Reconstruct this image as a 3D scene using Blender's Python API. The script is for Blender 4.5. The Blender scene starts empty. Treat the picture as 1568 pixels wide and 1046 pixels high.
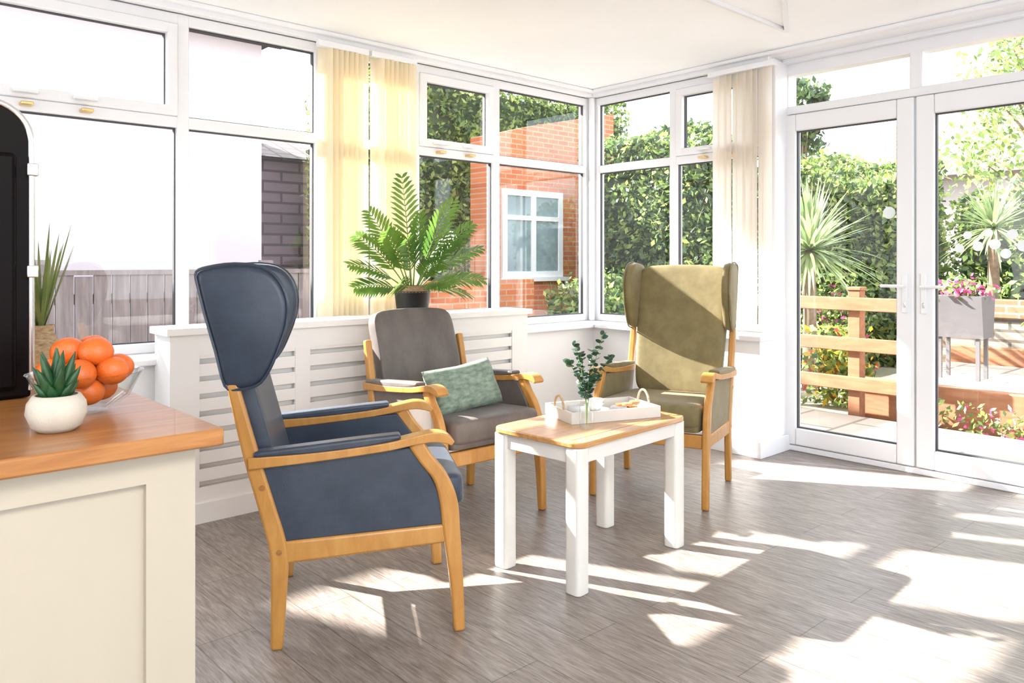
import bpy, math, random
import numpy as np
from mathutils import Vector, Matrix
random.seed(7); rng=np.random.default_rng(7)
R=math.radians
# ---------------------------------------------------------------- materials
def nodes(name):
    m=bpy.data.materials.new(name); m.use_nodes=True
    nt=m.node_tree; b=nt.nodes['Principled BSDF']; return m,nt,b
def L(nt,a,b): nt.links.new(a,b)
def coords(nt,scale=(1,1,1),rot=(0,0,0)):
    tc=nt.nodes.new('ShaderNodeTexCoord'); mp=nt.nodes.new('ShaderNodeMapping')
    mp.inputs['Scale'].default_value=scale; mp.inputs['Rotation'].default_value=rot
    L(nt,tc.outputs['Object'],mp.inputs['Vector']); return mp.outputs['Vector']
def ramp(nt,fac,stops):
    r=nt.nodes.new('ShaderNodeValToRGB'); e=r.color_ramp.elements
    while len(e)<len(stops): e.new(0.5)
    for i,(p,c) in enumerate(stops): e[i].position=p; e[i].color=(*c,1)
    L(nt,fac,r.inputs['Fac']); return r.outputs['Color']
def noise(nt,vec,scale,detail=4,rough=.55,dist=0):
    n=nt.nodes.new('ShaderNodeTexNoise'); n.inputs['Scale'].default_value=scale
    n.inputs['Detail'].default_value=detail; n.inputs['Roughness'].default_value=rough; n.inputs['Distortion'].default_value=dist
    L(nt,vec,n.inputs['Vector']); return n.outputs['Fac']
def bump(nt,b,h,strength=.2,dist=.01):
    bp=nt.nodes.new('ShaderNodeBump'); bp.inputs['Strength'].default_value=strength; bp.inputs['Distance'].default_value=dist
    L(nt,h,bp.inputs['Height']); L(nt,bp.outputs['Normal'],b.inputs['Normal'])
def mixc(nt,fac,a,b,blend='MIX'):
    m=nt.nodes.new('ShaderNodeMix'); m.data_type='RGBA'; m.blend_type=blend
    for s,v in ((m.inputs[0],fac),(m.inputs[6],a),(m.inputs[7],b)):
        if hasattr(v,'is_output') : L(nt,v,s)
        elif isinstance(v,(int,float)): s.default_value=v
        else: s.default_value=(*v,1)
    return m.outputs[2]
def plain(name,col,rough=.5,var=.06,nscale=8,metal=0,bmp=0,coat=0,spec=.5):
    m,nt,b=nodes(name)
    n=noise(nt,coords(nt),nscale)
    c=ramp(nt,n,[(.3,tuple(x*(1-var) for x in col)),(.7,tuple(min(1,x*(1+var)) for x in col))])
    L(nt,c,b.inputs['Base Color']); b.inputs['Roughness'].default_value=rough; b.inputs['Metallic'].default_value=metal
    b.inputs['Coat Weight'].default_value=coat; b.inputs['Specular IOR Level'].default_value=spec
    if bmp: bump(nt,b,noise(nt,coords(nt),nscale*8),bmp,.004)
    return m
def fabric(name,c1,c2,rough=.8,scale=9,sheen=.2,weave=420,stretch=(1,1,1)):
    m,nt,b=nodes(name)
    n=noise(nt,coords(nt,stretch),scale,6,.65); c=ramp(nt,n,[(.35,c1),(.65,c2)])
    L(nt,c,b.inputs['Base Color']); b.inputs['Roughness'].default_value=rough
    b.inputs['Sheen Weight'].default_value=sheen
    bump(nt,b,noise(nt,coords(nt),weave,2),.25,.002); return m
def wood(name,c1,c2,c3,stretch=(3,40,40),rough=.4,coat=.15):
    m,nt,b=nodes(name)
    n=noise(nt,coords(nt,stretch),1.2,6,.6,.6); c=ramp(nt,n,[(.25,c1),(.5,c2),(.75,c3)])
    L(nt,c,b.inputs['Base Color']); b.inputs['Roughness'].default_value=rough; b.inputs['Coat Weight'].default_value=coat
    bump(nt,b,n,.08,.003); return m
def leafm(name,c1,c2,tr=.45,rough=.45):
    m,nt,b=nodes(name)
    n=noise(nt,coords(nt),3.5,4); c=ramp(nt,n,[(.3,c1),(.7,c2)])
    L(nt,c,b.inputs['Base Color']); b.inputs['Roughness'].default_value=rough
    t=nt.nodes.new('ShaderNodeBsdfTranslucent'); L(nt,c,t.inputs['Color'])
    mx=nt.nodes.new('ShaderNodeMixShader'); mx.inputs[0].default_value=tr
    L(nt,b.outputs[0],mx.inputs[1]); L(nt,t.outputs[0],mx.inputs[2])
    L(nt,mx.outputs[0],nt.nodes['Material Output'].inputs['Surface']); return m
def glassm(name,base=.03,edge=.45,tint=(1,1,1)):
    m,nt,b=nodes(name); nt.nodes.remove(b)
    t=nt.nodes.new('ShaderNodeBsdfTransparent'); t.inputs[0].default_value=(*tint,1)
    g=nt.nodes.new('ShaderNodeBsdfGlossy'); g.inputs['Roughness'].default_value=.02
    lw=nt.nodes.new('ShaderNodeLayerWeight'); lw.inputs['Blend'].default_value=.5
    p=nt.nodes.new('ShaderNodeMath'); p.operation='POWER'; L(nt,lw.outputs['Facing'],p.inputs[0]); p.inputs[1].default_value=4
    q=nt.nodes.new('ShaderNodeMath'); q.operation='MULTIPLY_ADD'; L(nt,p.outputs[0],q.inputs[0]); q.inputs[1].default_value=edge; q.inputs[2].default_value=base
    mx=nt.nodes.new('ShaderNodeMixShader'); L(nt,q.outputs[0],mx.inputs[0])
    L(nt,t.outputs[0],mx.inputs[1]); L(nt,g.outputs[0],mx.inputs[2])
    L(nt,mx.outputs[0],nt.nodes['Material Output'].inputs['Surface']); return m
def brickm(name,c1,c2,mortar,axes='xz',bw=.22,bh=.075,ms=.01,rough=.8):
    m,nt,b=nodes(name)
    tc=nt.nodes.new('ShaderNodeTexCoord'); s=nt.nodes.new('ShaderNodeSeparateXYZ'); L(nt,tc.outputs['Object'],s.inputs[0])
    cb=nt.nodes.new('ShaderNodeCombineXYZ'); L(nt,s.outputs['XYZ'.index(axes[0].upper())],cb.inputs[0]); L(nt,s.outputs['XYZ'.index(axes[1].upper())],cb.inputs[1])
    br=nt.nodes.new('ShaderNodeTexBrick'); br.inputs['Scale'].default_value=1
    br.inputs['Brick Width'].default_value=bw; br.inputs['Row Height'].default_value=bh; br.inputs['Mortar Size'].default_value=ms
    br.inputs['Color1'].default_value=(*c1,1); br.inputs['Color2'].default_value=(*c2,1); br.inputs['Mortar'].default_value=(*mortar,1)
    L(nt,cb.outputs[0],br.inputs['Vector'])
    n=noise(nt,tc.outputs['Object'],2.5,5)
    c=mixc(nt,.5,br.outputs['Color'],ramp(nt,n,[(.3,(.6,.6,.6)),(.7,(1,1,1))]),'MULTIPLY')
    L(nt,c,b.inputs['Base Color']); b.inputs['Roughness'].default_value=rough
    bump(nt,b,br.outputs['Fac'],-.3,.01); return m
def floorm():
    m,nt,b=nodes('vinyl_planks')
    tc=nt.nodes.new('ShaderNodeTexCoord'); mp=nt.nodes.new('ShaderNodeMapping'); mp.inputs['Rotation'].default_value=(0,0,R(90))
    L(nt,tc.outputs['Object'],mp.inputs['Vector'])
    br=nt.nodes.new('ShaderNodeTexBrick'); br.offset=.37
    br.inputs['Scale'].default_value=1; br.inputs['Brick Width'].default_value=1.22; br.inputs['Row Height'].default_value=.18; br.inputs['Mortar Size'].default_value=.002
    br.inputs['Color1'].default_value=(.30,.30,.30,1); br.inputs['Color2'].default_value=(.70,.70,.70,1); br.inputs['Mortar'].default_value=(0,0,0,1)
    L(nt,mp.outputs['Vector'],br.inputs['Vector'])
    n1=noise(nt,coords(nt,(30,4,1)),1.5,7,.62,1.1)
    n2=noise(nt,coords(nt,(150,11,1)),1.0,4,.6,.4)
    c=ramp(nt,n1,[(.25,(.19,.155,.132)),(.48,(.285,.242,.212)),(.72,(.39,.345,.31))])
    c=mixc(nt,.65,c,ramp(nt,n2,[(.35,(.46,.43,.40)),(.62,(1,1,1))]),'MULTIPLY')
    c=mixc(nt,.7,c,ramp(nt,br.outputs['Color'],[(0,(.30,.28,.26)),(.28,(.80,.80,.80)),(.7,(1.0,1.0,1.0))]),'MULTIPLY')
    L(nt,c,b.inputs['Base Color']); 
    L(nt,ramp(nt,n2,[(.3,(.46,.46,.46)),(.7,(.32,.32,.32))]),b.inputs['Roughness'])
    bump(nt,b,n2,.12,.002); return m
M={}
M['floor']=floorm()
M['wall']=plain('white_paint',(.86,.85,.84),.6,.015,3)
M['ceil']=plain('ceiling_paint',(.91,.915,.92),.7,.01,3)
M['upvc']=plain('upvc',(.80,.80,.815),.28,.01,3)
M['gasket']=plain('gasket',(.05,.05,.055),.6)
M['cover']=plain('radiator_cover_paint',(.76,.75,.73),.45,.02,4)
M['glass']=glassm('window_glass')
M['cream']=plain('cabinet_paint',(.40,.35,.275),.45,.02,5)
M['oak']=wood('oak_worktop',(.24,.09,.022),(.33,.135,.036),(.42,.195,.062),(5,50,50),.32,.15)
M['beech']=wood('beech_frame',(.40,.175,.033),(.48,.225,.048),(.54,.28,.07),(20,20,5),.38,.2)
M['tabletop']=wood('table_top_wood',(.38,.17,.05),(.48,.24,.08),(.58,.33,.13),(4,45,45),.3,.3)
M['twhite']=plain('table_white',(.70,.68,.635),.4,.03,6)
M['blue']=fabric('blue_vinyl',(.022,.033,.054),(.036,.050,.077),.36,7,.05)
M['grey']=fabric('grey_brushed',(.085,.067,.060),(.14,.116,.103),.5,6,.1,300,(1,1,.5))
M['olive']=fabric('olive_velvet',(.135,.103,.032),(.19,.148,.055),.6,12,.15)
M['sage']=fabric('sage_pattern',(.10,.15,.115),(.24,.31,.245),.8,22,.1,300,(1,1,2.2))
M['black']=plain('gloss_black',(.004,.002,.002),.4,.0,3,spec=.08)
M['chrome']=plain('chrome',(.8,.8,.8),.2,.0,3,metal=1)
M['brass']=plain('brass',(.75,.55,.25),.3,.0,3,metal=1)
M['orange']=plain('orange_skin',(.60,.11,.010),.4,.12,30,bmp=.3)
M['clay']=plain('white_clay',(.48,.43,.36),.7,.08,25,bmp=.2)
M['blackpot']=plain('ribbed_black',(.012,.012,.012),.5)
M['wicker']=wood('wicker',(.18,.10,.045),(.34,.23,.12),(.48,.36,.21),(60,60,160),.8,0)
M['soil']=plain('soil',(.04,.025,.015),.9)
M['white']=plain('white_ceramic',(.76,.75,.73),.25,.01)
M['traywood']=plain('tray_white',(.60,.57,.52),.5,.04)
M['rope']=plain('rope',(.48,.34,.20),.85,.15,80)
M['biscuit']=plain('biscuit',(.38,.16,.06),.8,.2,60)
M['palm']=leafm('palm_leaf',(.05,.15,.022),(.20,.33,.06),.33)
M['palmstem']=plain('palm_stem',(.16,.26,.06),.5)
M['euc']=leafm('eucalyptus_leaf',(.02,.06,.035),(.05,.11,.065),.2)
M['succ']=plain('succulent_leaf',(.012,.055,.015),.4,.5,30)
M['grassm']=leafm('grass_blade',(.06,.12,.02),(.32,.34,.12),.35)
M['hd']=leafm('hedge_dark',(.04,.07,.033),(.08,.13,.05),.38)
M['hm']=leafm('hedge_mid',(.10,.17,.045),(.19,.28,.07),.45)
M['hl']=leafm('hedge_light',(.28,.36,.09),(.44,.52,.16),.5)
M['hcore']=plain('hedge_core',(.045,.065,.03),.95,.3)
M['cord']=leafm('cordyline_leaf',(.18,.26,.10),(.38,.47,.24),.4)
M['bark']=plain('bark',(.20,.14,.09),.9,.3,20)
M['render']=plain('house_render',(.50,.435,.445),.9,.02,2)
M['dark']=plain('dark_soffit',(.03,.03,.035),.7)
M['brick']=brickm('orange_brick',(.50,.12,.035),(.60,.18,.06),(.45,.28,.18),'xz')
M['brickx']=brickm('garden_brick',(.28,.10,.05),(.36,.14,.07),(.3,.25,.2),'yz')
M['stone']=brickm('stone_wall',(.24,.21,.17),(.36,.32,.26),(.12,.10,.08),'yz',.3,.1,.015)
M['tiles']=brickm('roof_tiles',(.15,.115,.11),(.20,.16,.15),(.07,.055,.05),'yx',.25,.28,.02)
M['tilehang']=brickm('hung_tiles',(.15,.10,.12),(.21,.14,.16),(.07,.045,.055),'xz',.6,.16,.02)
M['fence']=wood('fence_boards',(.12,.092,.088),(.19,.15,.145),(.26,.22,.21),(20,20,2),.85,0)
M['rail']=wood('garden_timber',(.22,.085,.038),(.29,.12,.055),(.36,.165,.08),(20,3,20),.75,0)
M['paving']=brickm('patio_slabs',(.42,.36,.29),(.52,.46,.38),(.24,.2,.15),'xy',.6,.45,.015)
M['ground']=plain('garden_ground',(.26,.23,.16),.95,.25,3)
M['planter']=plain('grey_planter',(.12,.115,.12),.6)
M['terra']=plain('terracotta',(.35,.13,.06),.8,.1,10)
M['pane']=plain('reflecting_pane',(.22,.28,.29),.15,.3,2)
for k,c in (('fp',(.60,.08,.25)),('fr',(.60,.05,.03)),('fy',(.70,.45,.04)),('fw',(.7,.65,.65))): M[k]=leafm('petal_'+k,c,c,.4)
def blindm(name,c1,c2,tr):
    m,nt,b=nodes(name)
    n=noise(nt,coords(nt,(300,300,6)),1,3); c=ramp(nt,n,[(.3,c1),(.7,c2)])
    L(nt,c,b.inputs['Base Color']); b.inputs['Roughness'].default_value=.8
    t=nt.nodes.new('ShaderNodeBsdfTranslucent'); L(nt,c,t.inputs['Color'])
    mx=nt.nodes.new('ShaderNodeMixShader'); mx.inputs[0].default_value=tr
    L(nt,b.outputs[0],mx.inputs[1]); L(nt,t.outputs[0],mx.inputs[2]); L(nt,mx.outputs[0],nt.nodes['Material Output'].inputs['Surface']); return m
M['blind']=blindm('blind_fabric',(.85,.74,.53),(.90,.82,.64),.42)
M['blindw']=blindm('blind_fabric_pale',(.89,.83,.74),(.93,.88,.81),.48)
M['cglass']=glassm('vessel_glass',.05,.7,(.97,.985,.98))
M['frost']=plain('frosted_dot',(.8,.85,.85),.6)
# ---------------------------------------------------------------- mesh builder
class B:
    def __init__(s): s.v=[]; s.f=[]; s.m=[]; s.T=Matrix.Identity(4)
    def add(s,vs,fs,mi=0):
        o=len(s.v); T=s.T
        s.v+= [tuple(T@Vector(p)) for p in vs]
        s.f+= [tuple(i+o for i in f) for f in fs]; s.m+=[mi]*len(fs)
    def box(s,a,b,mi=0):
        j=lambda: random.uniform(-.0005,.0005)
        x0,y0,z0=[min(p,q)+j() for p,q in zip(a,b)]; x1,y1,z1=[max(p,q)+j() for p,q in zip(a,b)]
        s.add([(x0,y0,z0),(x1,y0,z0),(x1,y1,z0),(x0,y1,z0),(x0,y0,z1),(x1,y0,z1),(x1,y1,z1),(x0,y1,z1)],
              [(0,3,2,1),(4,5,6,7),(0,1,5,4),(1,2,6,5),(2,3,7,6),(3,0,4,7)],mi)
    def prism(s,pts,a0,a1,axis='y',mi=0):
        n=len(pts); f=lambda p,a: (p[0],a,p[1]) if axis=='y' else ((a,p[0],p[1]) if axis=='x' else (p[0],p[1],a))
        vs=[f(p,a0) for p in pts]+[f(p,a1) for p in pts]
        fs=[tuple(range(n)),tuple(range(2*n-1,n-1,-1))]+[(i,i+n,(i+1)%n+n,(i+1)%n) for i in range(n)]
        s.add(vs,fs,mi)
    def strip(s,pts,a0,a1,mi=0,sub=5):
        P=cr(pts,sub); n=len(P); vs=[]
        for i,p in enumerate(P):
            q0=P[max(0,i-1)]; q1=P[min(n-1,i+1)]; dx,dz=q1[0]-q0[0],q1[1]-q0[1]; l=math.hypot(dx,dz) or 1
            nx,nz=-dz/l*p[2]/2,dx/l*p[2]/2
            vs+=[(p[0]+nx,a0,p[1]+nz),(p[0]-nx,a0,p[1]-nz),(p[0]-nx,a1,p[1]-nz),(p[0]+nx,a1,p[1]+nz)]
        fs=[(0,1,2,3),(4*n-1,4*n-2,4*n-3,4*n-4)]
        for i in range(n-1):
            o=4*i
            for k in range(4): fs.append((o+k,o+4+k,o+4+(k+1)%4,o+(k+1)%4))
        s.add(vs,fs,mi)
    def tube(s,P,r,mi=0,n=8):
        P=[Vector(p) for p in P]; vs=[]; fs=[]
        rr=r if isinstance(r,(list,tuple)) else [r]*len(P)
        up=Vector((.13,.31,.94)).normalized()
        for i,p in enumerate(P):
            d=(P[min(i+1,len(P)-1)]-P[max(i-1,0)]).normalized()
            u=d.cross(up); 
            if u.length<.05: u=d.cross(Vector((1,0,0)))
            u.normalize(); w=d.cross(u)
            for k in range(n):
                a=2*math.pi*k/n; vs.append(p+u*math.cos(a)*rr[i]+w*math.sin(a)*rr[i])
        for i in range(len(P)-1):
            for k in range(n): fs.append((i*n+k,i*n+(k+1)%n,(i+1)*n+(k+1)%n,(i+1)*n+k))
        fs.append(tuple(range(n-1,-1,-1))); fs.append(tuple(range((len(P)-1)*n,len(P)*n)))
        s.add(vs,fs,mi)
    def lathe(s,prof,c=(0,0,0),mi=0,n=32,rib=0):
        vs=[];fs=[]
        for r,z in prof:
            for k in range(n):
                a=2*math.pi*k/n; q=r*(1+rib*(k%2)); vs.append((c[0]+q*math.cos(a),c[1]+q*math.sin(a),c[2]+z))
        for i in range(len(prof)-1):
            for k in range(n): fs.append((i*n+k,i*n+(k+1)%n,(i+1)*n+(k+1)%n,(i+1)*n+k))
        s.add(vs,fs,mi)
    def sq(s,c,h,e1=.25,e2=.25,rot=None,mi=0,nu=40,nv=24,taper=None):
        sg=lambda x,e: math.copysign(abs(x)**e,x); vs=[];fs=[]
        Rm=rot or Matrix.Identity(3); c=Vector(c)
        for j in range(nv+1):
            v=-math.pi/2+math.pi*j/nv
            for i in range(nu):
                u=2*math.pi*i/nu
                p=Vector((sg(math.cos(v),e1)*sg(math.cos(u),e2)*h[0],sg(math.cos(v),e1)*sg(math.sin(u),e2)*h[1],sg(math.sin(v),e1)*h[2]))
                if taper: p=taper(p)
                vs.append(c+Rm@p)
        for j in range(nv):
            for i in range(nu): fs.append((j*nu+i,j*nu+(i+1)%nu,(j+1)*nu+(i+1)%nu,(j+1)*nu+i))
        s.add(vs,fs,mi)
    def blade(s,base,d,Ln,w,droop=.3,seg=5,mi=0,prof=None,roll=0):
        base=Vector(base); d=Vector(d).normalized(); side=d.cross(Vector((0,0,1)))
        if side.length<.05: side=Vector((1,0,0))
        side.normalize(); vs=[]
        if roll: side=Matrix.Rotation(roll,3,d)@side
        for i in range(seg+1):
            t=i/seg; p=base+d*Ln*t+Vector((0,0,-droop*t*t*Ln)); ww=w*(prof(t) if prof else (math.sin(math.pi*min(1,.15+.85*t))**.6 if t<1 else 0))
            ww=max(ww,.0004); vs+=[p-side*ww/2,p+side*ww/2]
        s.add(vs,[(2*i,2*i+1,2*i+3,2*i+2) for i in range(seg)],mi)
    def obj(s,name,mats,parent=None,bevel=0,smooth=35,seg=2,loc=None,rot=None):
        me=bpy.data.meshes.new(name); me.from_pydata([tuple(v) for v in s.v],[],s.f); 
        mats=mats if isinstance(mats,(list,tuple)) else [mats]
        for q in mats: me.materials.append(M[q])
        me.polygons.foreach_set('material_index',s.m)
        me.update()
        if smooth:
            me.polygons.foreach_set('use_smooth',[True]*len(me.polygons)); me.set_sharp_from_angle(angle=R(smooth))
        o=bpy.data.objects.new(name,me); bpy.context.scene.collection.objects.link(o)
        if parent: o.parent=parent
        if loc: o.location=loc
        if rot: o.rotation_euler=rot
        if bevel:
            md=o.modifiers.new('bevel','BEVEL'); md.width=bevel; md.segments=seg; md.limit_method='ANGLE'; md.angle_limit=R(40)
        return o
def cr(pts,sub):
    out=[]; n=len(pts)
    for i in range(n-1):
        p0=pts[max(0,i-1)];p1=pts[i];p2=pts[i+1];p3=pts[min(n-1,i+2)]
        for k in range(sub):
            t=k/sub
            out.append(tuple(.5*(2*b+(c-a)*t+(2*a-5*b+4*c-d)*t*t+(-a+3*b-3*c+d)*t**3) for a,b,c,d in zip(p0,p1,p2,p3)))
    out.append(pts[-1]); return out
def empty(name,loc=(0,0,0),rz=0):
    o=bpy.data.objects.new(name,None); bpy.context.scene.collection.objects.link(o); o.location=loc; o.rotation_euler=(0,0,rz); o.empty_display_size=.1; return o
# ---------------------------------------------------------------- room
YA=4.05; XB=4.50; XD=4.65; CE=2.48; SILL=.74
b=B(); b.box((-2.6,-2.6,-.06),(4.78,4.12,0)); b.obj('floor','floor',smooth=0)
b=B(); b.box((-2.6,-2.6,CE),(4.9,4.3,CE+.12)); b.obj('ceiling','ceil',smooth=0)
b=B(); b.box((-2.6,3.82,0),(4.55,4.12,SILL-.03)); b.box((-2.6,YA-.04,2.44),(4.6,YA+.1,CE)); b.box((-2.6,YA-.04,SILL-.03),(-1.9,YA+.06,2.44)); b.obj('wall_left','wall',smooth=0)
b=B(); b.box((4.27,2.48,0),(4.55,3.82,SILL-.03)); b.box((XB-.04,2.5,2.44),(4.75,4.0,CE)); b.box((XD-.04,.88,2.44),(4.8,2.5,CE)); b.box((XD-.03,-2.6,0),(4.85,.84,CE)); b.obj('wall_back','wall',smooth=0)
b=B(); 
b.box((-2.6,-2.7,0),(4.85,-2.6,.7)); b.box((-2.6,-2.7,2.3),(4.85,-2.6,CE)); b.box((-2.6,-2.7,.7),(-2.0,-2.6,2.3)); b.box((1.0,-2.7,.7),(1.3,-2.6,2.3)); b.box((4.2,-2.7,.7),(4.85,-2.6,2.3)); b.obj('wall_right','wall',smooth=0)  # unseen wall; its openings are put in to let sky light inside
b=B(); b.box((-2.7,-2.7,0),(-2.6,4.12,.7)); b.box((-2.7,-2.7,2.3),(-2.6,4.12,CE)); b.box((-2.7,-2.7,.7),(-2.6,-2,2.3)); b.box((-2.7,3.4,.7),(-2.6,4.12,2.3)); b.obj('wall_rear','wall',smooth=0)  # openings added in this unseen wall too, to admit sky light
# sills & trims
b=B(); b.box((-1.9,3.76,SILL-.03),(4.5,4.02,SILL)); b.obj('trim_1','upvc',bevel=.006)
b=B(); b.box((4.21,2.44,SILL-.03),(4.47,3.76,SILL)); b.obj('trim_2','upvc',bevel=.006)
b=B(); b.box((4.255,2.465,0),(4.27,3.8,.1)); b.box((4.255,2.465,0),(4.62,2.48,.1)); b.obj('baseboard_back','upvc',bevel=.003)
b=B(); b.box((3.4,3.805,0),(4.25,3.82,.1)); b.obj('baseboard_left','upvc',bevel=.003)
b=B(); # coved trims along the ceiling
b.box((-2.6,YA-.09,2.43),(4.46,YA-.04,CE)); b.box((-2.6,YA-.13,2.455),(4.42,YA-.09,CE)); b.obj('trim_3','upvc',bevel=.008)
b=B(); b.box((XB-.09,2.5,2.43),(XB-.04,3.96,CE)); b.box((XB-.13,.8,2.455),(XB-.09,3.92,CE)); b.box((XD-.09,.8,2.43),(XD-.04,2.5,CE)); b.box((XB-.09,.8,2.455),(XD-.09,2.5,CE)); b.obj('trim_4','upvc',bevel=.008)
b=B(); b.box((1.0,2.17,CE-.02),(4.04,2.19,CE)); b.prism([(4.03,2.19),(4.045,2.17),(2.4,1.33),(2.39,1.35)],CE-.021,CE,'z'); b.obj('trim_5','upvc',smooth=0)
# windows
def bars(b,ax,plane,s0,s1,z0,z1,dep=.035,mi=0):
    if ax=='x': b.box((s0,plane-dep,z0),(s1,plane+dep,z1),mi)
    else: b.box((plane-dep,s0,z0),(plane+dep,s1,z1),mi)
def window(name,ax,plane,edges,sashes,tz=1.887,zb=SILL,zt=2.43,split=None):
    e=empty(name); b=B(); g=B(); k=B()
    s0,s1=edges[0],edges[-1]
    bars(b,ax,plane,s0,s1,zb,zb+.05); bars(b,ax,plane,s0,s1,zt-.055,zt); bars(b,ax,plane,s0,s1,tz-.028,tz+.028,.034)
    for i,x in enumerate(edges):
        w=.03 if 0<i<len(edges)-1 else .035
        bars(b,ax,plane,x-w,x+w,zb,zt,.036)
    bars(g,ax,plane,s0,s1,zb+.02,zt-.02,.002)
    for i in range(len(edges)-1):
        a,c=edges[i]+.03,edges[i+1]-.03
        for (u,v) in ((zb+.05,tz-.028),(tz+.028,zt-.055)):
            if i in sashes and u>1.8: 
                for q in ((a,a+.05,u,v),(c-.05,c,u,v),(a,c,u,u+.05),(a,c,v-.05,v)): bars(b,ax,plane-.014,*q,.036)
                a2,c2,u2,v2=a+.05,c-.05,u+.05,v-.05
            else: a2,c2,u2,v2=a,c,u,v
            for q in ((a2,a2+.006,u2,v2),(c2-.006,c2,u2,v2),(a2,c2,u2,u2+.006),(a2,c2,v2-.006,v2)): bars(k,ax,plane,*q,.012)
    b.obj('frame','upvc',e,bevel=.006); g.obj('glass_pane','glass',e,smooth=0); k.obj('gasket','gasket',e,smooth=0)
    h=B()
    for i in sashes:
        m_=(edges[i]+edges[i+1])/2
        for dx,mi in ((-.16,0),(.08,1)):
            if ax=='x': h.box((m_+dx-.05,plane-.085,tz+.045),(m_+dx+.05,plane-.05,tz+.06),0); h.box((m_+dx-.02,plane-.09,tz-.01),(m_+dx+.03,plane-.034,tz+.006),1)
            else: h.box((plane-.085,m_+dx-.05,tz+.045),(plane-.05,m_+dx+.05,tz+.06),0); h.box((plane-.09,m_+dx-.02,tz-.01),(plane-.034,m_+dx+.03,tz+.006),1)
    h.obj('stay_handle',['upvc','brass'],e,bevel=.004)
    return e
window('window_1','x',YA,[-1.87,-.7,.35,1.41,2.17,2.83,3.5,4.43],[2,5])
window('window_2','y',XB,[2.56,3.258,3.98],[0])
b=B(); b.box((4.43,3.98,SILL-.03),(4.57,4.12,2.44)); b.tube([(4.43,3.98,SILL),(4.43,3.98,2.43)],.022,0,12); b.obj('trim_6','upvc',bevel=.01)
# door frame + doors
DY0,DY1,DM=2.53,.88,1.715
b=B()
b.box((4.46,2.485,0),(4.73,2.58,2.44)); b.box((XD-.04,DY0-.05,0),(XD+.05,DY0+.04,2.44)); b.box((XD-.04,DY1-.05,0),(XD+.05,DY1+.04,2.44))
b.box((XD-.04,DY1,2.115),(XD+.05,DY0,2.165)); b.box((XD-.04,DY1,2.36),(XD+.05,DY0,2.44)); b.box((XD-.04,DM-.035,2.16),(XD+.05,DM+.035,2.37)); b.box((XD-.05,DY1,0),(XD+.06,DY0,.035))
b.obj('trim_7','upvc',bevel=.006)
b=B(); b.box((XD-.002,DY1,2.16),(XD+.002,DY0,2.37)); b.obj('window_3','glass',smooth=0)
def door(name,ya,yb,hinge):
    e=empty(name); b=B(); z0,z1=.04,2.11; lo,hi=min(ya,yb),max(ya,yb); w=.095
    b.box((XD-.055,lo,z0),(XD+.02,lo+w,z1)); b.box((XD-.055,hi-w,z0),(XD+.02,hi,z1)); b.box((XD-.055,lo+w,z0),(XD+.02,hi-w,z0+.105)); b.box((XD-.055,lo+w,z1-.105),(XD+.02,hi-w,z1)); b.obj('leaf_frame','upvc',e,bevel=.008)
    g=B(); g.box((XD-.012,lo+w-.01,z0+.09),(XD-.008,hi-w+.01,z1-.09)); g.obj('glass_pane','glass',e,smooth=0)
    k=B()
    for q in ((lo+w,lo+w+.007,z0+.105,z1-.105),(hi-w-.007,hi-w,z0+.105,z1-.105),(lo+w,hi-w,z0+.105,z0+.112),(lo+w,hi-w,z1-.112,z1-.105)): bars(k,'y',XD-.02,*q,.012)
    k.obj('gasket','gasket',e,smooth=0)
    hy=lo+.045 if hinge=='hi' else hi-.045; dr=1 if hinge=='hi' else -1
    h=B(); h.box((XD-.068,hy-.014,.90),(XD-.055,hy+.014,1.12)); h.tube([(XD-.06,hy,1.05),(XD-.10,hy,1.05),(XD-.105,hy+dr*.02,1.05),(XD-.10,hy+dr*.12,1.05)],.009,0,10); h.lathe([(.008,0),(.008,.003)],(XD-.068,hy,.95),1); h.box((XD-.071,hy-.006,.93),(XD-.067,hy+.006,.96),1)
    hx=hi if hinge=='hi' else lo
    for z in (.3,.83,1.35,1.98): h.box((XD-.075,hx-.02,z-.05),(XD-.045,hx+.035,z+.05))
    h.obj('handle',['upvc','chrome'],e,bevel=.003)
    return e
d1=door('door_1',DM+.005,DY0-.01,'hi'); d2=door('door_2',DY1+.01,DM-.005,'lo')
def disc(b,y,z,r=.03):
    n=20; vs=[(XD-.014,y+r*math.cos(2*math.pi*i/n),z+r*math.sin(2*math.pi*i/n)) for i in range(n)]; b.add(vs,[tuple(range(n))])
b=B()
for y,z,r in ((1.50,1.26,.024),(1.46,1.33,.022),(1.41,1.27,.026),(1.36,1.34,.022),(1.33,1.28,.028),(1.28,1.23,.026),(1.25,1.33,.026),(1.2,1.27,.03)): disc(b,y,z,r)
b.obj('safety_dots','frost',d2,smooth=0)
b=B(); disc(b,1.87,1.47,.035); b.obj('safety_dots','frost',d1,smooth=0)
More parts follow.
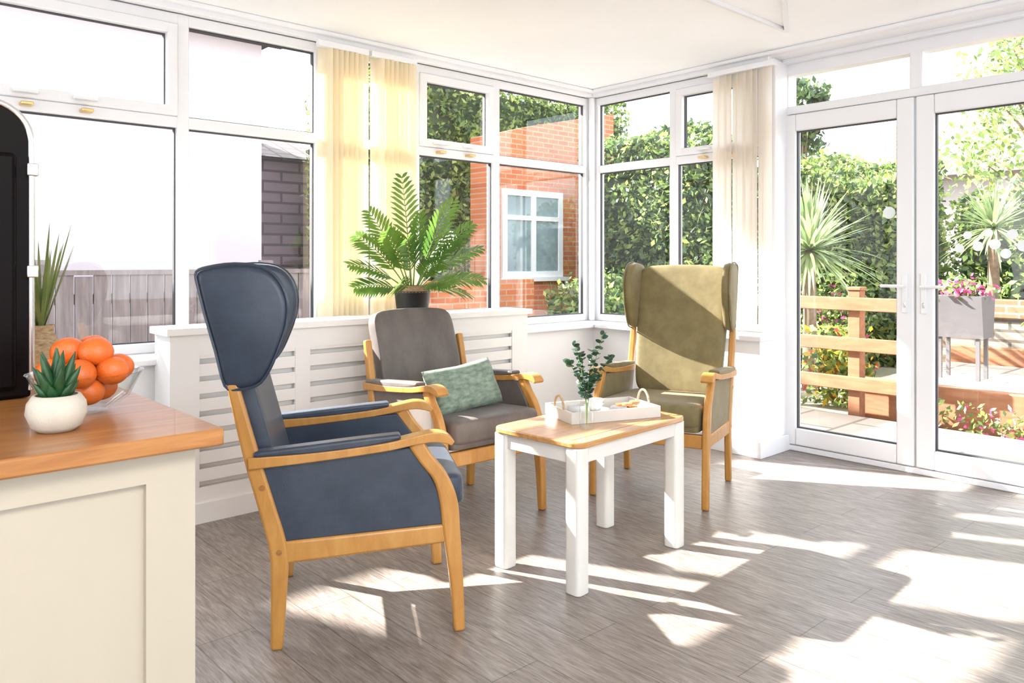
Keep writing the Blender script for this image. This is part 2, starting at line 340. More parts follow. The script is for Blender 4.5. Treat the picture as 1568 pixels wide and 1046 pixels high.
# radiator cover
b=B(); FY=3.58; X0,X1,ZT=1.2,3.38,.89
b.box((X0-.02,FY-.025,ZT-.03),(X1+.02,3.79,ZT)); b.box((X0,FY,0),(X0+.02,3.78,ZT-.03)); b.box((X1-.02,FY,0),(X1,3.78,ZT-.03))
b.box((X0,FY,0),(X1,FY+.02,.16)); b.box((X0,FY,.76),(X1,FY+.02,ZT-.03)); b.box((X0-.01,FY-.012,0),(X1+.01,FY,.09))
st=[X0,X0+.13,1.80,1.88,2.53,2.61,X1-.13,X1]
for i in range(0,8,2): b.box((st[i],FY,.1),(st[i+1],FY+.02,.80))
for i in (1,3,5):
    z=.16
    while z<.74: b.box((st[i],FY+.004,z+.026),(st[i+1],FY+.016,z+.082)); z+=.08
b.box((X0+.02,FY+.035,.02),(X1-.02,FY+.04,.85))
b.obj('radiator_cover','cover',smooth=0)
# ---------------------------------------------------------------- blinds
def blind(name,ax,pos,s0,s1,z0,z1,n,ang,mt='blind'):
    e=empty(name); b=B()
    for i in range(n):
        s=s0+(s1-s0)*(i+.5)/n; a=R(ang+random.uniform(-15,15)); w=.0445
        k=5; vs=[]
        for j in range(k+1):
            u=-w+2*w*j/k; bow=.012*math.cos(math.pi*(j/k-.5))
            p=(s+u*math.cos(a)-bow*math.sin(a), u*math.sin(a)+bow*math.cos(a))
            P=(p[0],pos+p[1]) if ax=='x' else (pos+p[1],p[0])
            vs+=[(P[0],P[1],z0),(P[0],P[1],z1)]
        b.add(vs,[(2*j,2*j+2,2*j+3,2*j+1) for j in range(k)])
        if ax=='x': b.box((s-.02,pos-.004,z0),(s+.02,pos+.004,z0+.02))
        else: b.box((pos-.004,s-.02,z0),(pos+.004,s+.02,z0+.02))
    b.obj('slats',mt,e)
    b=B()
    if ax=='x': b.box((s0-.03,pos-.02,z1),(s1+.03,pos+.02,z1+.035))
    else: b.box((pos-.02,s0-.03,z1),(pos+.02,s1+.03,z1+.035))
    b.obj('head_rail','upvc',e,bevel=.004)
blind('vertical_blind','x',3.93,2.14,2.40,.78,2.385,8,-38)
blind('vertical_blind','x',3.93,2.48,2.74,.78,2.385,8,-38)
blind('vertical_blind','y',4.38,2.47,2.88,.77,2.385,9,30,'blindw')
# ---------------------------------------------------------------- chairs
def chair(name,loc,ang,fab,wing=True,flare=.16):
    e=empty(name,(loc[0],loc[1],0),R(ang))
    for sgn,nm in ((1,'left'),(-1,'right')):
        b=B(); y0,y1=sgn*.268,sgn*.302
        b.strip([(.248,0,.036),(.238,.16,.044),(.222,.32,.056),(.212,.42,.058),(.185,.50,.048),(.14,.56,.046),(.105,.615,.05)],y0,y1)
        if wing: b.strip([(-.318,0,.036),(-.312,.15,.046),(-.312,.30,.054),(-.35,.45,.05),(-.393,.60,.046),(-.447,.82,.034)],y0,y1)
        else: b.strip([(-.31,0,.036),(-.305,.15,.046),(-.305,.30,.054),(-.335,.45,.05),(-.37,.60,.046),(-.41,.80,.034)],y0,y1)
        b.strip([(-.31,.295,.07),(.22,.318,.06)],sgn*.270,sgn*.298)
        b.obj('side_frame_'+nm,'beech',e,bevel=.009,seg=3)
        b=B(); b.strip([(-.40,.578,.036),(-.2,.588,.028),(0,.606,.026),(.10,.623,.028),(.16,.631,.032),(.20,.624,.030),(.225,.608,.016)],sgn*.256,sgn*.316)
        b.obj('arm_'+nm,'beech',e,bevel=.011,seg=3)
        b=B(); b.strip([(-.385,.602,.02),(-.2,.612,.03),(-.05,.624,.03),(.06,.637,.018)],sgn*.258,sgn*.314)
        b.obj('arm_pad_'+nm,fab,e,bevel=.009,seg=3)
        b=B(); b.prism([(-.318,.325),(.20,.345),(.19,.44),(.15,.52),(.09,.60),(-.05,.592),(-.385,.57),(-.345,.43)],sgn*.262,sgn*.292)
        b.obj('side_panel_'+nm,fab,e,bevel=.006)
        b=B()
        for x,z in ((-.36,.30+.2),(-.31,.30)): 
            b.tube([(x,sgn*.300,z),(x,sgn*.3035,z)],.009,0,12)
        b.obj('screw_caps_'+nm,'oak',e)
    b=B(); b.box((.205,-.268,.285),(.235,.268,.352)); b.box((-.325,-.268,.265),(-.30,.268,.33)); b.obj('cross_rails','beech',e,bevel=.006)
    b=B(); rot=Matrix.Rotation(R(-3),3,'Y').to_3x3()
    b.sq((-.03,0,.425),(.305,.258,.062),.3,.16,rot); b.sq((-.03,0,.372),(.285,.255,.03),.3,.12,rot)
    b.obj('seat_cushion',fab,e,smooth=60)
    b=B()
    if wing:
        rot=Matrix.Rotation(R(-15.2),3,'Y').to_3x3()
        def tp(p): 
            q=p.copy(); t=p.z/.37; q.y*= 1+.06*t; q.x+= -.012*(1-(p.y/.26)**2)*(1 if p.x>0 else 0); 
            if t>.8: q.z+= .012*math.cos(p.y*7)
            return q
        b.sq((-.425,0,.80),(.045,.252,.368),.2,.25,rot,taper=tp)
        b.obj('backrest',fab,e,smooth=60)
        W=[(-.548,1.13),(-.549,1.158),(-.515,1.172),(-.44,1.182),(-.36,1.172),(-.312,1.135),(-.285,1.07),(-.289,.99),(-.318,.905),(-.344,.85),(-.375,.815),(-.43,.803),(-.468,.815),(-.495,.92),(-.525,1.03)]
        W=[(p[0],p[1]) for p in cr([(*q,0) for q in W+[W[0]]],3)][:-1]
        for sgn,nm in ((1,'left'),(-1,'right')):
            b=B(); n=len(W); lay=[(-.5,.86),(-.42,.97),(0,1.0),(.42,.97),(.5,.86)]; cx,cz=-.42,.99
            vs=[]
            for o,sc in lay:
                for p in W:
                    x=cx+(p[0]-cx)*sc; z=cz+(p[1]-cz)*sc; fl=max(0,(x+.48))*flare
                    vs.append((x,sgn*(.272+fl+o*.05),z))
            fs=[tuple(range(n)),tuple(range(5*n-1,4*n-1,-1))]
            for l in range(4):
                for i in range(n): fs.append((l*n+i,(l+1)*n+i,(l+1)*n+(i+1)%n,l*n+(i+1)%n))
            b.add(vs,fs); b.obj('wing_'+nm,fab,e,smooth=75)
            b=B(); b.tube([(cx+(p[0]-cx)*1.005,sgn*(.272+max(0,(p[0]+.48))*flare+.021),cz+(p[1]-cz)*1.005) for p in W+[W[0]]],.0045,0,6); b.obj('piping_'+nm,fab,e)
    else:
        rot=Matrix.Rotation(R(-15),3,'Y').to_3x3()
        def tp(p):
            q=p.copy(); t=p.z/.26
            q.x+= -.02*(1-(p.y/.24)**2)*(1 if p.x>0 else 0)+.01*math.cos(t*2.5); 
            q.y*= 1-.03*max(0,-t)
            if t>.7: q.z+=.014*math.cos(p.y*7)
            return q
        b.sq((-.39,0,.68),(.045,.243,.262),.22,.25,rot,taper=tp)
        b.obj('backrest',fab,e,smooth=60)
    return e
chair('wingback_armchair',(1.492,2.352),-29.5,'blue')
chair('wingback_armchair',(3.315,2.495),201.5,'olive',True,.02)
ch=chair('armchair',(2.34,2.925),-91,'grey',False)
# throw cushion
b=B(); nu,nv=28,20; vs=[];fs=[]
for sg in (1,-1):
    o=len(vs)
    for j in range(nv+1):
        for i in range(nu+1):
            u=-1+2*i/nu; v=-1+2*j/nv
            th=.055*((1-u**4)*(1-v**4))**.5
            vs.append((u*.215*(1-.06*(1-abs(v))*abs(u)),sg*th,v*.115*(1-.08*(1-abs(u))*abs(v))))
    fs+=[(o+j*(nu+1)+i,o+j*(nu+1)+i+1,o+(j+1)*(nu+1)+i+1,o+(j+1)*(nu+1)+i) for j in range(nv) for i in range(nu)]
b.add(vs,fs); b.obj('throw_cushion','sage',smooth=80,loc=(2.32,2.90,.592),rot=(R(-24),R(-4),R(4)))
# ---------------------------------------------------------------- coffee table
e=empty('coffee_table',(2.365,2.12,0),R(4))
TW,TD,TZ=.362,.222,.545
def rr(w,d,r,n=6):
    out=[]
    for cx,cy,a0 in ((w-r,d-r,0),(-w+r,d-r,90),(-w+r,-d+r,180),(w-r,-d+r,270)):
        for k in range(n+1): a=R(a0+90*k/n); out.append((cx+r*math.cos(a),cy+r*math.sin(a)))
    return out
b=B(); b.prism(rr(TW,TD,.05),TZ-.022,TZ,'z'); b.obj('top','tabletop',e,bevel=.005)
b=B()
for x in (-TW+.115,TW-.115): b.box((x-.0015,-TD+.06,TZ-.001),(x+.0015,TD-.06,TZ+.0006))
for y in (-TD+.06,TD-.06): b.box((-TW+.03,y-.0015,TZ-.001),(TW-.03,y+.0015,TZ+.0006))
b.obj('top_groove','oak',e,smooth=0)
b=B()
for sx in (1,-1):
    for sy in (1,-1):
        cx,cy=sx*(TW-.04),sy*(TD-.042)
        b.prism([(cx+p[0],cy+p[1]) for p in rr(.034,.034,.018,4)],0,TZ-.022,'z')
b.box((-TW+.05,-TD+.018,TZ-.08),(TW-.05,-TD+.04,TZ-.022)); b.box((-TW+.05,TD-.04,TZ-.08),(TW-.05,TD-.018,TZ-.022))
b.box((-TW+.018,-TD+.05,TZ-.08),(-TW+.04,TD-.05,TZ-.022)); b.box((TW-.04,-TD+.05,TZ-.08),(TW-.018,TD-.05,TZ-.022))
b.obj('legs_and_apron','twhite',e,bevel=.003)
# tray
e=empty('serving_tray',(2.475,2.165,TZ+.001),R(-20))
b=B(); a,c,h=.205,.125,.045
b.box((-a,-c,0),(a,c,.01)); b.box((-a,-c,0),(a,-c+.012,h)); b.box((-a,c-.012,0),(a,c,h)); b.box((-a,-c,0),(-a+.012,c,h)); b.box((a-.012,-c,0),(a,c,h)); b.obj('body','traywood',e,smooth=0)
b=B()
for s in (-1,1):
    b.tube([(s*(a-.005),.045*math.cos(t),h-.012+.062*math.sin(t)) for t in [math.pi*i/12 for i in range(13)]],.005,0,8)
b.obj('rope_handles','rope',e)
def onTray(name,x,y):
    T=Matrix.Translation((2.475,2.165,TZ+.0115))@Matrix.Rotation(R(-20),4,'Z'); p=T@Vector((x,y,0)); return empty(name,p)
e=onTray('teacup',-.02,.03); b=B(); b.lathe([(0,0.002),(.04,.004),(.062,.011),(.062,.013),(.04,.007),(0,.006)]); b.lathe([(0,.008),(.022,.008),(.03,.02),(.038,.055),(.036,.055),(.028,.022),(0,.014)]); b.tube([(.036,0,.045),(.055,0,.045),(.056,0,.028),(.033,0,.02)],.004); b.obj('cup_and_saucer','white',e,smooth=60)
e=onTray('biscuit_plate',.11,-.02); b=B(); b.lathe([(0,.002),(.045,.004),(.072,.016),(.072,.018),(.045,.008),(0,.007)]); 
for k in range(5):
    aa=k*1.26; b.lathe([(0,0),(.022,0),(.023,.004),(.021,.009),(0,.01)],(.03*math.cos(aa),.03*math.sin(aa),.014+.006*k),1,16)
b.obj('plate_and_biscuits',['white','biscuit'],e,smooth=60)
e=onTray('sugar_bowl',-.13,-.02); b=B(); b.lathe([(0,0),(.025,0),(.038,.02),(.036,.045),(.034,.045),(.034,.02),(0,.006)]); b.obj('bowl','white',e,smooth=60)
# bottle vase + eucalyptus
e=empty('eucalyptus_vase',(2.236,2.035,TZ+.001))
b=B(); b.lathe([(0,.001),(.026,.001),(.028,.01),(.028,.085),(.024,.105),(.014,.125),(.013,.15),(.016,.155)]); b.obj('bottle','cglass',e,smooth=60)
b=B()
for k,(tx,ty,h) in enumerate(((.06,-.03,.36),(-.045,.02,.33),(.02,.05,.28),(-.01,-.04,.30),(.09,-.04,.27),(-.07,.03,.26))):
    P=[(0,0,.01),(tx*.1,ty*.1,.12),(tx*.45,ty*.45,.12+(h-.12)*.5),(tx,ty,h)]
    P=cr(P,6); b.tube(P,.0013,0,5)
    for i,p in enumerate(P[6:]):
        for q in range(3):
            a_=random.uniform(0,6.28); b.blade(p,(math.cos(a_),math.sin(a_),random.uniform(.1,.8)),random.uniform(.018,.028),.019,.1,4,1,roll=random.uniform(-1.2,1.2))
b.obj('stems',['palmstem','euc'],e,smooth=0)
# ---------------------------------------------------------------- palm
e=empty('potted_palm',(2.56,3.665,.891))
b=B(); b.lathe([(0,0),(.085,0),(.1,.125),(.104,.13),(.098,.13),(.09,.118)],n=64,rib=.018); b.obj('pot','blackpot',e)
b=B()
for k in range(4): 
    z=.128+k*.009; b.tube([(.097*math.cos(t),.097*math.sin(t),z) for t in [2*math.pi*i/28 for i in range(29)]],.006,0,6)
b.lathe([(0,.12),(.095,.12)],mi=1); b.obj('woven_rim',['wicker','soil'],e)
b=B()
def frond(b,az,el,Ln,droop,base,nl=14,lw=.018,ll=.12):
    d=Vector((math.cos(az)*math.cos(el),math.sin(az)*math.cos(el),math.sin(el)))
    P=[]; n=16
    for i in range(n+1):
        t=i/n; P.append(Vector(base)+d*Ln*t+Vector((math.cos(az)*.07*t*t,math.sin(az)*.07*t*t,-droop*Ln*t**2.4)))
    b.tube(P,[.005*(1-.75*i/n) for i in range(n+1)],0,5)
    hs=d.cross(Vector((0,0,1))).normalized(); rl=random.uniform(.4,1.1)*random.choice((-1,1))
    for i in range(nl):
        t=.36+.63*i/(nl-1); f=t*n; k=min(int(f),n-1); p=P[k].lerp(P[k+1],f-k); tg=(P[k+1]-P[k]).normalized()
        side=(Matrix.Rotation(rl,3,tg)@hs)
        l=ll*(math.sin(math.pi*(.24+.66*(t-.36)/.64)))**.8; nr=tg.cross(side)
        for s in (1,-1):
            dd=(tg*.8+side*s*.8+nr*random.uniform(-.1,.15)).normalized()
            p2=p+dd*l; sd=dd.cross(nr).normalized(); 
            V=[p-sd*.002,p+sd*.002,p+dd*l*.35+sd*lw*.5,p+dd*l*.35-sd*lw*.5,p+dd*l*.7+sd*lw*.4+Vector((0,0,-.02*l)),p+dd*l*.7-sd*lw*.4+Vector((0,0,-.02*l)),p2+Vector((0,0,-.12*l))]
            b.add(V,[(0,1,2,3),(3,2,4,5),(5,4,6)],1)
for az,el,Ln,dr in ((-150,86,.66,.02),(-42,76,.58,.08),(-36,62,.52,.14),(-44,50,.46,.22),(-40,30,.36,.30),(165,72,.52,.08),(172,58,.46,.16),(178,40,.40,.24),(180,22,.30,.25),(-130,60,.44,.2),(-100,48,.38,.28),(-80,66,.48,.12),(-155,66,.44,.15),(-65,20,.28,.35),(-140,26,.28,.3),(-60,68,.40,.1),(-115,74,.5,.1),(-90,30,.30,.3)):
    az=R(az); frond(b,az,R(el),Ln,dr,(.02*math.cos(az),.02*math.sin(az),.12))
b.obj('fronds',['palmstem','palm'],e,smooth=0)
# ---------------------------------------------------------------- counter
e=empty('kitchen_island')
b=B(); CX,CY0,CY1,CH=.47,1.285,2.27,.892
b.box((-1.3,CY0+.012,0),(CX-.005,CY1,CH)) 
def shak(b,x0,x1):
    b.box((x0,CY0,.08),(x0+.075,CY0+.02,CH)); b.box((x1-.075,CY0,.08),(x1,CY0+.02,CH)); b.box((x0,CY0,CH-.05),(x1,CY0+.02,CH)); b.box((x0,CY0,.08),(x1,CY0+.02,.2))
shak(b,.04,CX); shak(b,-.42,.037); shak(b,-.88,-.423)
b.box((CX-.02,CY0,.0),(CX,CY0+.07,CH)); b.box((CX-.02,CY1-.07,0),(CX,CY1,CH)); b.box((CX-.02,CY0,CH-.07),(CX,CY1,CH)); b.box((CX-.02,CY0,0),(CX,CY1,.1))
b.obj('cabinet','cream',e,smooth=0)
b=B(); b.box((-1.35,1.25,CH),(.505,2.3,.92)); b.obj('worktop','oak',e,bevel=.004)
# black appliance
e=empty('black_coffee_machine')
W=[(-.25,.922),(.332,.922)]+[(.332-.075+.075*math.cos(R(a)),1.425+.075*math.sin(R(a))) for a in range(0,91,10)]+[(-.17,1.5),(-.25,1.44)]
b=B(); b.prism(W,1.78,2.08,'y'); b.obj('body','black',e,bevel=.006,seg=3)
b=B(); W2=[(.332-.0,.935)]+[(.332-.075+.075*math.cos(R(a)),1.425+.075*math.sin(R(a))) for a in range(0,91,10)]+[(-.17,1.5)]
P=[(p[0],1.782,p[1]) for p in W2]; b.tube(P,.007,0,8)
for z in (1.17,1.37): b.box((.322,1.765,z-.012),(.342,1.79,z+.012))
b.obj('chrome_trim','chrome',e,bevel=.002)
b=B(); b.box((-.2,1.765,.94),(.305,1.782,1.40)); b.obj('door_panel','black',e,bevel=.01)
CT=.9205
# succulent
e=empty('potted_succulent',(.298,1.41,CT)); b=B(); b.lathe([(0,0),(.026,0),(.036,.008),(.044,.028),(.042,.045),(.034,.057),(.03,.057),(.033,.045),(0,.04)]); b.obj('pot','clay',e,smooth=60)
b=B()
for ring,(n,el,l) in enumerate(((6,28,.036),(6,50,.055),(5,68,.07),(2,84,.072))):
    for k in range(n):
        az=2*math.pi*k/n+ring*.5; d=Vector((math.cos(az)*math.cos(R(el)),math.sin(az)*math.cos(R(el)),math.sin(R(el))))
        P=[Vector((0,0,.048))+d*l*t+Vector((0,0,.012*t*t)) for t in (0,.3,.6,.85,1)]
        b.tube(P,[.005,.009,.008,.004,.0005],0,6)
b.obj('leaves','succ',e,smooth=60)
# bowl of oranges
e=empty('fruit_bowl',(.375,1.555,CT)); b=B(); b.lathe([(0,.001),(.035,.001),(.04,.004),(.07,.025),(.092,.07),(.095,.071),(.089,.068),(.067,.028),(.036,.008),(0,.006)],n=48,rib=.012)
b.obj('glass_bowl','cglass',e,smooth=25)
b=B()
def orange(b,c,r):
    b.sq(c,(r,r,r*.88),1,1,Matrix.Rotation(random.uniform(-.5,.5),3,'X').to_3x3(),nu=24,nv=14)
for k in range(3): a_=k*2.09+.4; orange(b,(.030*math.cos(a_),.030*math.sin(a_),.040),.028)
for k in range(6): a_=k*1.047+.1; orange(b,(.055*math.cos(a_),.055*math.sin(a_),.074),.028)
for k in range(3): a_=k*2.09+.9; orange(b,(.028*math.cos(a_),.028*math.sin(a_),.108),.029)
b.obj('oranges','orange',e,smooth=80)
# vase with grasses
e=empty('grass_in_woven_vase',(.425,2.17,CT)); b=B(); b.lathe([(0,0),(.03,0),(.042,.03),(.04,.07),(.026,.10),(.03,.115),(.025,.115),(.02,.1),(0,.09)]); 
b.obj('vase','wicker',e,smooth=60)
b=B()
for k in range(34):
    az=random.uniform(0,6.28); el=R(random.uniform(62,86)); b.blade((0,0,.09),(math.cos(az)*math.cos(el),math.sin(az)*math.cos(el),math.sin(el)),random.uniform(.14,.30),.008,random.uniform(.0,.15),5)
b.obj('blades','grassm',e,smooth=0)
# ---------------------------------------------------------------- outside
def leafcloud(name,P,size,mats,boxes=(),wts=None,asp=.55):
    n=len(P); a=rng.normal(size=(n,3)); a/=np.linalg.norm(a,axis=1)[:,None]; c=rng.normal(size=(n,3)); bb=np.cross(a,c); bb/=np.linalg.norm(bb,axis=1)[:,None]
    s=size*(.6+.8*rng.random((n,1)))
    V=np.stack([P-a*s,P+bb*s*asp,P+a*s,P-bb*s*asp],1).reshape(-1,3)
    F=np.arange(4*n).reshape(-1,4)
    B_=B()
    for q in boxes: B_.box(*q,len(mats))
    verts=[tuple(v) for v in V]+[tuple(np.array(v)) for v in B_.v]; faces=[tuple(f) for f in F.tolist()]+[tuple(i+4*n for i in f) for f in B_.f]
    me=bpy.data.meshes.new(name); me.from_pydata(verts,[],faces)
    for q in list(mats)+['hcore']: me.materials.append(M[q])
    mi=rng.choice(len(mats),n,p=wts) if wts is not None else rng.integers(0,len(mats),n)
    me.polygons.foreach_set('material_index',list(map(int,mi))+B_.m); me.update()
    o=bpy.data.objects.new(name,me); bpy.context.scene.collection.objects.link(o); return o
GZ=-.12
def hedge(name,x0,x1,y0,y1,z1,n,mats=('hd','hm','hl'),wts=(.4,.4,.2),size=.045,wav=.14):
    P=np.empty((n,3)); 
    A=[(y1-y0)*z1,(y1-y0)*z1*.3,(x1-x0)*z1,(x1-x0)*z1*.3,(x1-x0)*(y1-y0)]; A=np.array(A)/sum(A); f=rng.choice(5,n,p=A)
    u=rng.random(n); v=rng.random(n)
    X=x0+(x1-x0)*u; Y=y0+(y1-y0)*u; Z=GZ+(z1-GZ)*v
    P[:,0]=np.where(f==0,x0,np.where(f==1,x1,X)); P[:,1]=np.where(f<2,Y,np.where(f==2,y0,np.where(f==3,y1,y0+(y1-y0)*v))); P[:,2]=np.where(f==4,z1,Z)
    P+=rng.normal(size=P.shape)*.05
    w=wav*(np.sin(P[:,0]*2.3+P[:,1]*1.7)+np.sin(P[:,1]*4.1+P[:,2]*2.2)*.6+np.sin(P[:,0]*5.3+P[:,2]*3.1)*.5)
    P[:,2]+=np.where(P[:,2]>z1*.8,w,0); P[:,0]+=w*.3; P[:,1]+=w*.3
    P[:,2]=np.maximum(P[:,2],GZ+.03)
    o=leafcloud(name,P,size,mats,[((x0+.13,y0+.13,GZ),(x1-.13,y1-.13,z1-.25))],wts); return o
b=B(); b.box((-14,4.13,GZ-.1),(40,40,GZ)); b.box((4.9,-14,GZ-.1),(40,4.13,GZ)); b.obj('garden_ground','ground',smooth=0)
b=B(); b.box((4.9,-6,GZ),(6.3,4.3,GZ+.06)); b.obj('patio_paving','paving',smooth=0)
hedge('hedge',10,10.9,3.75,8.2,2.35,34000,wts=(.22,.36,.42))
hedge('hedge',10.2,10.9,-3,3.45,2.05,16000,wts=(.22,.38,.40))
hedge('hedge',8.4,9.5,5.6,7.7,2.85,16000,wts=(.45,.35,.2))
hedge('hedge',5.6,6.9,9.7,10.6,3.7,14000,wts=(.33,.35,.32))
hedge('hedge',7.2,14,11.5,12.6,4.7,24000,wts=(.25,.4,.35),size=.06)
hedge('hedge',6.2,7.0,4.9,6.2,.85,6000,size=.035,wav=.08)
# white rendered house
e=empty('rendered_house'); b=B(); b.box((-14,8,GZ),(3.63,8.3,3.5)); b.box((3.33,8.3,GZ),(3.63,15,3.5)); b.box((-14,8.0,3.5),(-1.47,8.3,4.7)); b.obj('walls','render',e,smooth=0)  # taller left block is added out of view to keep sun off the floor
b=B(); b.box((-1.47,7.75,3.5),(3.85,8.0,3.62)); b.prism([(7.7,3.62),(15,5.6),(15,3.62)],-1.47,3.9,'x'); b.obj('eaves','dark',e,smooth=0)
e=empty('tile_hung_house'); b=B(); b.box((5.0,11.2,GZ),(6.0,14,2.75)); b.obj('walls','tilehang',e,smooth=0); b=B(); b.prism([(11.0,2.75),(14,3.9),(14,2.75)],4.85,6.1,'x'); b.obj('roof','tiles',e,smooth=0)
# fence
b=B(); x=-1.0; 
while x<4.7: b.box((x,6.8,GZ),(x+.125,6.822,1.08+random.uniform(-.015,.015))); x+=.135
b.box((-1,6.82,.3),(4.8,6.87,.38)); b.box((-1,6.82,.85),(4.8,6.87,.93)); b.box((-1,6.79,1.08),(4.8,6.85,1.12))
for x in (-.5,1.3,3.1,4.75): b.box((x,6.8,GZ),(x+.1,6.9,1.2))
b.obj('timber_fence','fence',smooth=0)
e=empty('garden_table'); b=B(); b.box((1.5,5.0,.60),(2.1,5.5,.64))
for x in (1.52,2.02):
    for y in (5.03,5.42): b.box((x,y,GZ),(x+.06,y+.06,.60))
b.box((1.52,5.03,.3),(2.08,5.06,.36)); b.obj('frame','upvc',e)
# brick house
e=empty('brick_house'); b=B(); b.prism([(7.25,GZ),(10.0,GZ),(10.0,3.65),(8.2,3.25),(7.25,3.0)],8.5,8.9,'y'); b.obj('walls','brick',e,smooth=0)
b=B(); wx0,wx1,wz0,wz1=7.5,8.75,.95,2.25; yy=8.46
for q in (((wx0,yy,wz0),(wx1,8.52,wz0+.09)),((wx0,yy,wz1-.09),(wx1,8.52,wz1)),((wx0,yy,wz0),(wx0+.09,8.52,wz1)),((wx1-.09,yy,wz0),(wx1,8.52,wz1)),((8.08,yy,wz0),(8.17,8.52,wz1)),((wx0,yy,1.8),(wx1,8.52,1.87)),((wx0-.08,yy-.06,wz0-.06),(wx1+.08,8.52,wz0))): b.box(*q)
b.obj('window_frame','white',e,smooth=0); b=B(); b.box((wx0+.05,8.48,wz0+.05),(wx1-.05,8.495,wz1-.05)); b.obj('window_pane','pane',e,smooth=0)
b=B(); b.tube([(7.35,8.44,GZ),(7.35,8.44,3.0)],.04); b.obj('downpipe','dark',e)
b=B(); b.box((4.9,7.5,GZ),(7.2,7.72,.95)); b.obj('garden_brick_wall','brick',smooth=0)
# distant roof
e=empty('distant_house'); b=B(); b.box((17.2,1.0,GZ),(22,9,3.0)); b.obj('walls','render',e,smooth=0); b=B(); b.add([(16.8,.8,2.9),(16.8,9.2,2.9),(20.5,9.2,4.6),(20.5,.8,4.6),(24,9.2,2.9),(24,.8,2.9)],[(0,3,2,1),(3,5,4,2)]); b.obj('roof','tiles',e,smooth=0)
# raised patio
b=B(); b.box((6.72,-6,GZ),(8.64,2.9,.17)); b.obj('raised_patio','paving',smooth=0)
b=B(); b.box((8.82,-6,GZ),(9.1,3.4,.63)); b.obj('garden_stone_wall','stone',smooth=0)
b=B(); b.box((8.78,-6,.631),(9.14,3.4,.80)); b.obj('brick_coping','brickx',smooth=0)
b=B(); b.box((6.58,-6,GZ),(6.70,2.9,.21)); b.obj('timber_sleeper','rail',bevel=.01)
b=B(); b.box((8.66,-6,GZ),(8.77,2.9,.34)); b.obj('timber_sleeper','rail',bevel=.01)
# timber rails
def railf(name,x,y0,y1,posts):
    b=B()
    for z in (.19,.51,.84): b.box((x-.02,y0,z-.055),(x+.02,y1,z+.055))
    for y in posts: b.box((x+.02,y-.05,GZ),(x+.12,y+.05,.95)); b.box((x+.01,y-.06,.95),(x+.13,y+.06,.98))
    b.obj(name,'rail',bevel=.006)
railf('timber_railing',6.35,2.3,4.6,[2.35,2.85,4.2])
# cordylines
def cord(name,x,y,z,r,n=150,g=GZ):
    e=empty(name,(x,y,g)); b=B(); b.tube([(0,0,0),(.02,.01,(z-g)*.5),(0,0,z-g)],[.08,.065,.05],0,10); b.obj('trunk','bark',e,smooth=60)
    b=B()
    for k in range(n):
        az=random.uniform(0,6.28); el=R(random.uniform(-35,88)); d=(math.cos(az)*math.cos(el),math.sin(az)*math.cos(el),math.sin(el))
        b.blade((0,0,z-g),d,r*random.uniform(.75,1.1),.045,random.uniform(.05,.35),6,0,lambda t:(1-t)**.6*min(1,.5+t*2))
    b.obj('leaves','cord',e,smooth=0)
cord('cordyline_tree',7.6,3.85,1.3,.82,260); cord('cordyline_tree',9.55,2.75,1.55,.60,150)
# grey planter with flowers
e=empty('flower_planter',(7.5,2.40,.171)); b=B(); b.prism([(-.13,.36),(.13,.36),(.18,.72),(-.18,.72)],-.2,.2,'y')
for sx in (-.1,.1):
    for sy in (-.15,.15): b.box((sx-.015,sy-.015,0),(sx+.015,sy+.015,.37))
b.obj('planter','planter',e)
n=420; P=rng.normal(size=(n,3))*np.array([.08,.10,.05])+np.array([7.5,2.4,.95]); o=leafcloud('blooms',P,.03,('hm','hl','fp','fw'),(),(.4,.2,.25,.15)); o.parent=e; o.matrix_parent_inverse=Matrix.Translation((-7.5,-2.4,-.171))
# terracotta pot on the patio
e=empty('terracotta_pot',(8.3,1.9,.171)); b=B(); b.lathe([(0,0),(.11,0),(.16,.26),(.18,.27),(.18,.31),(.15,.31),(.14,.27),(0,.26)]); b.obj('pot','terra',e,smooth=50)
P=rng.normal(size=(300,3))*np.array([.09,.09,.07])+np.array([8.3,1.9,.56]); o=leafcloud('plant',P,.035,('hm','hl','fr'),(),(.5,.35,.15)); o.parent=e; o.matrix_parent_inverse=Matrix.Translation((-8.3,-1.9,-.171))
def blobs(name,c,s,n,mats,wts,size=.035):
    P=rng.normal(size=(n,3)).clip(-1.8,1.8)*np.array(s)+np.array(c); P[:,2]=np.maximum(P[:,2],GZ+.04); return leafcloud(name,P,size,mats,(),wts)
blobs('flower_bed',(6.95,3.25,.22),(.12,.14,.2),1300,('hm','hl','fy','fr','hd'),(.35,.28,.2,.05,.12))
blobs('flower_bed',(8.9,4.3,.5),(.3,.25,.3),2500,('hd','hm','hl','fp'),(.3,.35,.25,.1))
blobs('flower_bed',(6.44,.8,.0),(.03,.9,.07),1600,('hm','hl','fp','fw'),(.4,.3,.15,.15),.025)
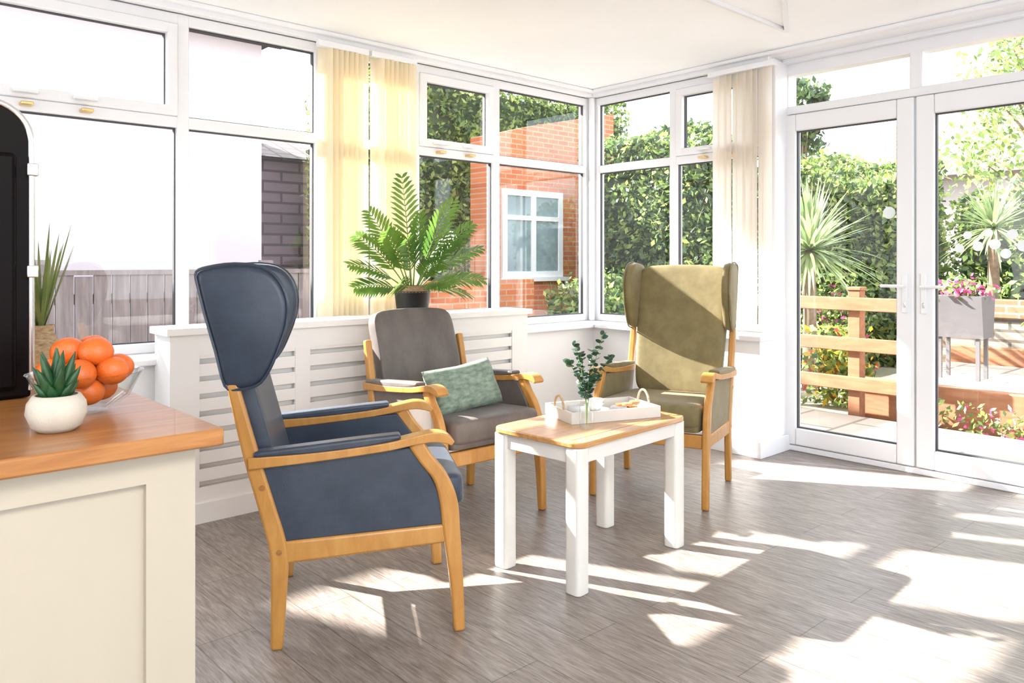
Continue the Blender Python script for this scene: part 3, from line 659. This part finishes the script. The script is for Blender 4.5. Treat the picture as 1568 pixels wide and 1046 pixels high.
# trees
def tree(name,x,y,h,cr_,n,mats,wts,size=.1,zc=None):
    e=empty(name,(x,y,GZ)); b=B(); zc=zc or h*.68
    b.tube([(0,0,0),(.05,.03,h*.4),(0,0,h*.9)],[.14,.09,.03],0,8)
    cs=[]
    for k in range(14):
        az=random.uniform(0,6.28); q=Vector((math.cos(az)*cr_[0]*random.uniform(.3,.9),math.sin(az)*cr_[0]*random.uniform(.3,.9),zc+random.uniform(-.8,.9)*cr_[1])); cs.append(q)
        b.tube([(0,0,q.z*.6),q*.6+Vector((0,0,q.z*.3)),q],[.035,.02,.008],0,5)
    b.obj('trunk','bark',e,smooth=60)
    C=np.array([tuple(q) for q in cs]); P=C[rng.integers(0,len(C),n)]+rng.normal(size=(n,3)).clip(-2,2)*cr_[0]*.27
    P+=np.array([x,y,GZ]); P[:,2]=np.maximum(P[:,2],.2)
    o=leafcloud('foliage',P,size,mats,(),wts); o.parent=e; o.matrix_parent_inverse=Matrix.Translation((-x,-y,-GZ))
tree('birch_tree',13.0,3.0,6.2,(1.0,2.0),4600,('hl','hm','cord'),(.35,.4,.25),.05)
tree('conifer_tree',14.8,7.7,5.0,(.55,.8),3000,('hd','hm'),(.7,.3),.07,4.2)
tree('garden_tree',12.8,10.2,4.3,(.7,.8),2600,('hm','hl','hd'),(.4,.4,.2),.06)
# ---------------------------------------------------------------- light
w=bpy.data.worlds.new('sky'); bpy.context.scene.world=w; w.use_nodes=True; nt=w.node_tree; bg=nt.nodes['Background']
sk=nt.nodes.new('ShaderNodeTexSky'); sk.sky_type='NISHITA'; sk.sun_disc=False; sk.sun_elevation=R(32); sk.sun_rotation=R(-25); sk.air_density=1; sk.dust_density=2.5
mx=nt.nodes.new('ShaderNodeMix'); mx.data_type='RGBA'; mx.inputs[0].default_value=.65; L(nt,sk.outputs[0],mx.inputs[6]); mx.inputs[7].default_value=(7,7.4,7.9,1)
L(nt,mx.outputs[2],bg.inputs['Color']); bg.inputs['Strength'].default_value=.34
az=Vector((-.42,.907,0)).normalized(); el=R(32.5); S=Vector((az.x*math.cos(el),az.y*math.cos(el),math.sin(el)))
ld=bpy.data.lights.new('sun','SUN'); ld.energy=16; ld.angle=R(.8); ld.color=(1,.96,.90); lo=bpy.data.objects.new('sun',ld); bpy.context.scene.collection.objects.link(lo); lo.rotation_euler=S.to_track_quat('Z','Y').to_euler(); lo.location=(-5,12,10)
ld=bpy.data.lights.new('fill_light','AREA'); ld.shape='RECTANGLE'; ld.size=1.2; ld.size_y=1.2; ld.energy=45; ld.color=(1,.98,.96); lo=bpy.data.objects.new('fill_light',ld); bpy.context.scene.collection.objects.link(lo); lo.location=(.3,-.9,2.44)  # unseen fill lamp, added behind the camera to brighten the room
# ---------------------------------------------------------------- camera
cd=bpy.data.cameras.new('camera'); cd.lens=27.41; cd.sensor_width=36; cd.shift_y=-.0783; co=bpy.data.objects.new('camera',cd); bpy.context.scene.collection.objects.link(co)
co.location=(0,0,1.19); co.rotation_euler=(R(90),0,-math.atan2(.672,.7406)); cd.clip_start=.05; bpy.context.scene.camera=co
vs=bpy.context.scene.view_settings; vs.view_transform='Standard'; vs.look='None'; vs.exposure=1.13
